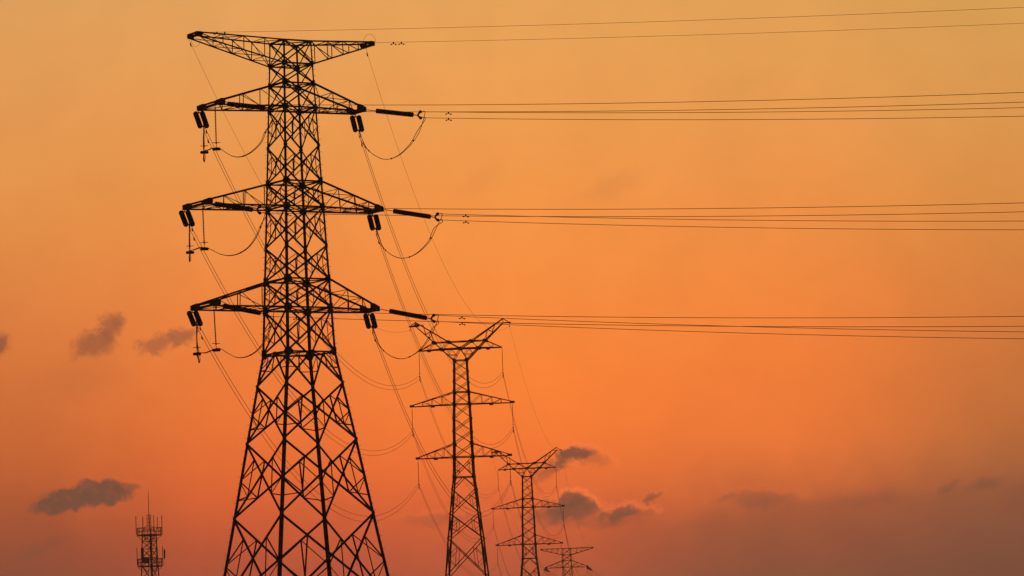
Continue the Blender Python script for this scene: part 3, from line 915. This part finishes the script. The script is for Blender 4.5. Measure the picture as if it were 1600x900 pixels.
for lv in (1, 2, 3):
    A = YOKES[(lv, 1)]; B = FARENDS[(lv, 1)]
    paths = []
    for k in (0, 1):
        y0, y1 = A[k].y, B[k].y; pl = RJ[lv]; n = len(pl)
        w = [2.6, 1.6, .6, .0, 1.4, 2.0]
        mid = [at(px - (w[i] if k else 0), py - (0.6 * w[i] if k else 0), y0 + (y1 - y0) * (i + 1) / (n + 1)) for i, (px, py) in enumerate(pl)]
        paths.append([A[k] + D2 * .16, A[k] + D2 * .24 + V((0, 0, -.16))] + mid + [B[k] - V((0,0,.1)), B[k]])
    jumper(paths, 'slack twin jumper loop hanging under nearest pylon\'s %s right arm' % LV[lv], (.30, .5, .74))

# left side: post insulators holding the jumper down
def jumper_post(topP, botP, label):
    root = empty('insulator_string', topP); tag(root, label, 'insulator', 'jumper insulators of the nearest pylon')
    d = botP - topP; L_ = d.length; d.normalize()
    bm = bmesh.new(); n = 24; pts = [V((0,0,0)), d * .25]; rs = [.02, .02]
    for i in range(n):
        z = .25 + (L_ - .55) * i / n; h = (L_ - .55) / n
        pts += [d * z, d * (z + h*.35), d * (z + h*.7)]; rs += [.022, .065, .022]
    pts += [d * (L_ - .3), d * L_]; rs += [.02, .02]
    tube(bm, pts, rs, 9); build('rod', bm, RUBBER, root, True)
    bm = bmesh.new(); c = d * (L_ - .42)
    box(bm, c, .5, .05, .035); build('arcing_bar', bm, STEEL, root)
    bm = bmesh.new(); c = d * L_
    tube(bm, [c + V((-.27,0,0)), c + V((-.22,0,0)), c + V((.22,0,0)), c + V((.27,0,0))], [.05,.10,.10,.05], 10); build('weight_clamp', bm, STEEL, root, True)
    return botP
# per level: post 1 (top px, bottom px), post 2 (top px, bottom px), loop points to post 1, tail points
LJ = {1: dict(p1=((336, 163), (338.2, 233)), p2=((317.5, 168), (319.3, 238)), loop=[(416.5,205),(409,222),(398,234),(386,242),(374,245.5),(362,243.5),(350,236.5),(343,231.5)], link=[(331,231.5),(325,234)], tail=(319, 253), up=(316,204)),
      2: dict(p1=((316.5, 319), (319.5, 389)), p2=((295, 325), (297, 394.5)), loop=[(409,352),(403,366),(396,378),(386,389),(372,397),(358,399.5),(344,397),(331,390.5),(324,387.5)], link=[(313,386.5),(304,389.5)], tail=(296.5, 409), up=(294,356)),
      3: dict(p1=((334, 477), (338, 547)), p2=((306.5, 483), (308, 553)), loop=[(424,510),(416,530),(407,543),(397,552),(384,558),(370,558.5),(357,552.5),(346,545.5)], link=[(330,547.5),(320,551)], tail=(311, 567), up=(306,514))}
for lv in (1, 2, 3):
    J = LJ[lv]; far, near = TIPS[(lv, -1)]
    yN, yF = near.y, lerp(near, far, .7).y
    t1, b1 = at(*J['p1'][0], yN), at(*J['p1'][1], yN)
    t2_, b2 = at(*J['p2'][0], yF), at(*J['p2'][1], yF)
    jumper_post(t1, b1, 'slim post insulator hanging from the nearer corner of nearest pylon\'s %s left arm' % LV[lv])
    jumper_post(t2_, b2, 'slim post insulator just behind the twin insulator on nearest pylon\'s %s left arm' % LV[lv])
    A = YOKES[(lv, -1)]; B = FARENDS[(lv, -1)]
    paths = []
    for k in (0, 1):
        n = len(J['loop'])
        mid = [at(px - (1.6 * (1 - i / n) if k else 0), py - (.8 if k else 0) * (1 - i/n), lerp(A[k].y, yN, (i + 1) / (n + .5))) for i, (px, py) in enumerate(J['loop'])]
        lk = [at(px, py + k * .8, lerp(yN, yF, (i + 1) / 3)) for i, (px, py) in enumerate(J['link'])]
        tl = J['tail']
        end = [at(tl[0] - 1.2 + (1.2 * k), tl[1] - 5, yF + .3), at(tl[0] + k * .6, tl[1], yF + .8), at(tl[0] + 1.5 - 2.2 * k, tl[1] - 8, yF + 1.3),
               at(J['up'][0] + 1.5, J['up'][1] + 14, lerp(yF, B[k].y, .6)), B[k]]
        c1 = b1 + V((0, 0, .06 + .04 * k)); c2 = b2 + V((0, 0, .05 + .03 * k))
        paths.append([A[k] + D2 * .3, A[k] + D2 * .36 + V((0, 0, -.25))] + mid + [c1] + lk + [c2] + end)
    jumper(paths, 'twin jumper loop strung under nearest pylon\'s %s left arm past its post insulators' % LV[lv], (.12, .30))
# earth wire loops on the two top tips
for s, label, c, rx, ry in ((1, 'thin wire hoop arching over the nearest pylon\'s right peak tip', (577.5, 66), 9.5, 12.5), (-1, 'thin wire hoop hanging under the nearest pylon\'s left peak tip', (306, 61), 7, 12)):
    far, near = TIPS[(0, s)]
    pts = []
    for i in range(25):
        a = math.pi * (i / 24); sg = 1 if s > 0 else -1
        pts.append(at(c[0] - rx * math.cos(a), c[1] - sg * ry * math.sin(a), lerp(far.y, near.y, i / 24)))
    bm = bmesh.new(); tube(bm, [p - pts[0] for p in pts], .009, 5); o = build('bonding_wire', bm, WIRE, None, True); o.location = pts[0]
    tag(o, label, 'wire', 'bonding loops on the peak tips')

# ------------------------------------------------------------------ telecom mast on the left
TM_Y = 620.0
def mast():
    c0 = at(234.4, 884, TM_Y); X0 = c0.x
    root = empty('telecom_mast', (X0, TM_Y, 0))
    tag(root, 'small lattice telecom mast with two railed platforms and whip aerials, far left', 'mast')
    H = lambda px, py: at(px, py, TM_Y)
    z_top = H(233, 835).z; z2 = H(234, 884.5).z; zr = H(233.5, 857.7).z
    px = TM_Y / F_PX
    def legs(z):
        f = (z_top - z) / z_top
        r = (1.04 + 1.15 * f)
        return [V((r * math.cos(a), r * math.sin(a), z)) for a in (R(190), R(282), R(352), R(80))]
    zs = [z_top, lerp(z_top, zr, .5), zr, lerp(zr, z2, .5), z2]
    while zs[-1] > 0.5: zs.append(max(zs[-1] - 2.2, 0.0))
    for k in range(4):
        bm = bmesh.new(); tube(bm, [legs(z)[k] for z in (z_top + .1, 0.0)], .085, 8); l_ = build('leg', bm, PAINT, root, True)
        bm = bmesh.new(); p = legs(0)[k]; prism(bm, [p + V((x, y, -1)) for x, y in ((-.4,-.4),(.4,-.4),(.4,.4),(-.4,.4))], V((0,0,1.15))); build('footing', bm, CONC, root)
    bm = bmesh.new()
    for a, b in zip(zs, zs[1:]):
        A, B = legs(a), legs(b)
        for k in range(4):
            k2 = (k + 1) % 4; n = (A[k] + A[k2]) / 2; n.z = 0
            angle(bm, A[k], B[k2], .06, n); angle(bm, A[k2], B[k], .06, n, off=.01); angle(bm, A[k], A[k2], .07, n)
    build('bracing', bm, PAINT, root)
    bm = bmesh.new()      # ladder up the body
    for s in (-.2, .2): tube(bm, [V((s, -.4, 0)), V((s, -.4, z_top))], .025, 5)
    z = .3
    while z < z_top: tube(bm, [V((-.2, -.4, z)), V((.2, -.4, z))], .012, 4); z += .4
    build('ladder', bm, PAINT, root)
    def platform(z, r, rodlist):
        n = 12; ring = [V((r * math.cos(a), r * math.sin(a), z)) for a in [i * 2 * math.pi / n for i in range(n)]]
        bm = bmesh.new(); prism(bm, [p - V((0,0,.10)) for p in ring], V((0, 0, .12)))
        for i in range(0, n, 2):
            p = ring[i]; tube(bm, [p * 1 - V((0,0,.1)), V((p.x * .5, p.y * .5, z - .85))], .04, 5)
        pf = build('platform', bm, PAINT, root)
        bm = bmesh.new()
        for h in (.55, 1.08):
            tube(bm, [p + V((0,0,h)) for p in ring + ring[:1]], .032, 5)
        for i in range(n * 2):
            a = i * math.pi / n; q = V((r * math.cos(a) * .985, r * math.sin(a) * .985, z)); tube(bm, [q, q + V((0,0,1.08))], .028, 5)
        build('railing', bm, PAINT, pf)
        for (ox, ztop_, zbot_, rad, side) in rodlist:
            y = side * math.sqrt(max(.0, (r + .12) ** 2 - min(abs(ox), r + .1) ** 2))
            bm = bmesh.new(); tube(bm, [V((ox, y, zbot_)), V((ox, y, ztop_))], rad, 7)
            tube(bm, [V((ox, y, z + .9)), V((ox * .9, y * .9, z + .9))], .03, 5)
            build('whip_aerial', bm, PAINT, root, True)
    r = 19.2 * px
    lean = lambda py: at(234.4, 884, TM_Y).x
    def zc_(x, y): return H(x, y).z
    def ox(x, y): return H(x, y).x - X0
    platform(zc_(233, 836), r, [(ox(213.4, 836) , zc_(213, 806.5), zc_(214, 836), .05, -1), (ox(222, 825), zc_(221.5, 806.5), zc_(222, 826), .05, 1), (ox(225, 825), zc_(224.6, 808), zc_(225, 833), .045, -1),
                 (ox(242, 820), zc_(241.7, 806), zc_(242, 832), .045, -1), (ox(244.6, 820), zc_(244.3, 807), zc_(245, 826), .045, 1), (ox(253.3, 825), zc_(252.6, 805.5), zc_(253, 836), .05, -1)])
    platform(z2, r, [(ox(215, 870), zc_(214.5, 856), zc_(215, 884), .05, -1), (ox(245.6, 870), zc_(245.4, 855), zc_(246, 884), .05, -1), (ox(254, 870), zc_(253.7, 853.5), zc_(254, 884), .055, 1)])
    # panel aerials
    for (x, ya, yb, w, side) in ((223.6, 857, 876, .40, -1), (257.4, 859, 872, .2, -1)):
        bm = bmesh.new(); z_a, z_b = zc_(x, ya), zc_(x, yb); xx = ox(x, (ya + yb) / 2)
        yy = -1.2 if w > .3 else -.3
        box(bm, V((xx, yy, (z_a + z_b) / 2)), w, .22, z_a - z_b)
        tube(bm, [V((xx, yy + .2, z_b - .3)), V((xx, yy + .2, z_a + .2))], .04, 6)
        tube(bm, [V((xx, yy + .2, z_b + .1)), V((xx * .75, yy * .75, z_b - .2))], .035, 5)
        build('panel_aerial', bm, PAINT, root)
    bm = bmesh.new(); c = V((ox(231, 876), -1.35, zc_(231, 876)))
    tube(bm, [c, c + V((0, -.15, 0)), c + V((0, -.3, 0))], [.42, .45, .28], 16); build('dish_aerial', bm, PAINT, root, True)
    bm = bmesh.new(); c = V((ox(226, 876), -1.0, zc_(226, 875.5))); box(bm, c, .55, .4, .9); build('equipment_box', bm, PAINT, root)
    # tapered cap, cage and spire
    bm = bmesh.new(); zc1 = zc_(233, 822); zc0 = zc_(233, 805)
    for a in (R(190), R(282), R(352), R(80)):
        b_ = V((1.0 * math.cos(a), 1.0 * math.sin(a), z_top + .1)); t_ = V((.28 * math.cos(a), .28 * math.sin(a), zc1 + .1))
        m_ = lerp(b_, t_, .55) + V((.12 * math.cos(a), .12 * math.sin(a), .15))
        tube(bm, [b_, m_, t_, V((.28 * math.cos(a), .28 * math.sin(a), zc0))], .045, 6)
    for z in (zc0, lerp(zc0, zc1, .33), lerp(zc0, zc1, .66), zc1, lerp(zc1, z_top, .45)):
        rr = .3 if z > zc1 - .01 else .72
        tube(bm, [V((rr * math.cos(a), rr * math.sin(a), z)) for a in [i * math.pi / 4 for i in range(9)]], .03, 5)
    build('cap_cage', bm, PAINT, root)
    bm = bmesh.new(); zt_ = zc_(231.8, 767); tube(bm, [V((0, 0, zc1)), V((0, 0, zc0 + .5)), V((0, 0, zt_))], [.07, .05, .028], 7); build('lightning_rod', bm, PAINT, root)
mast()
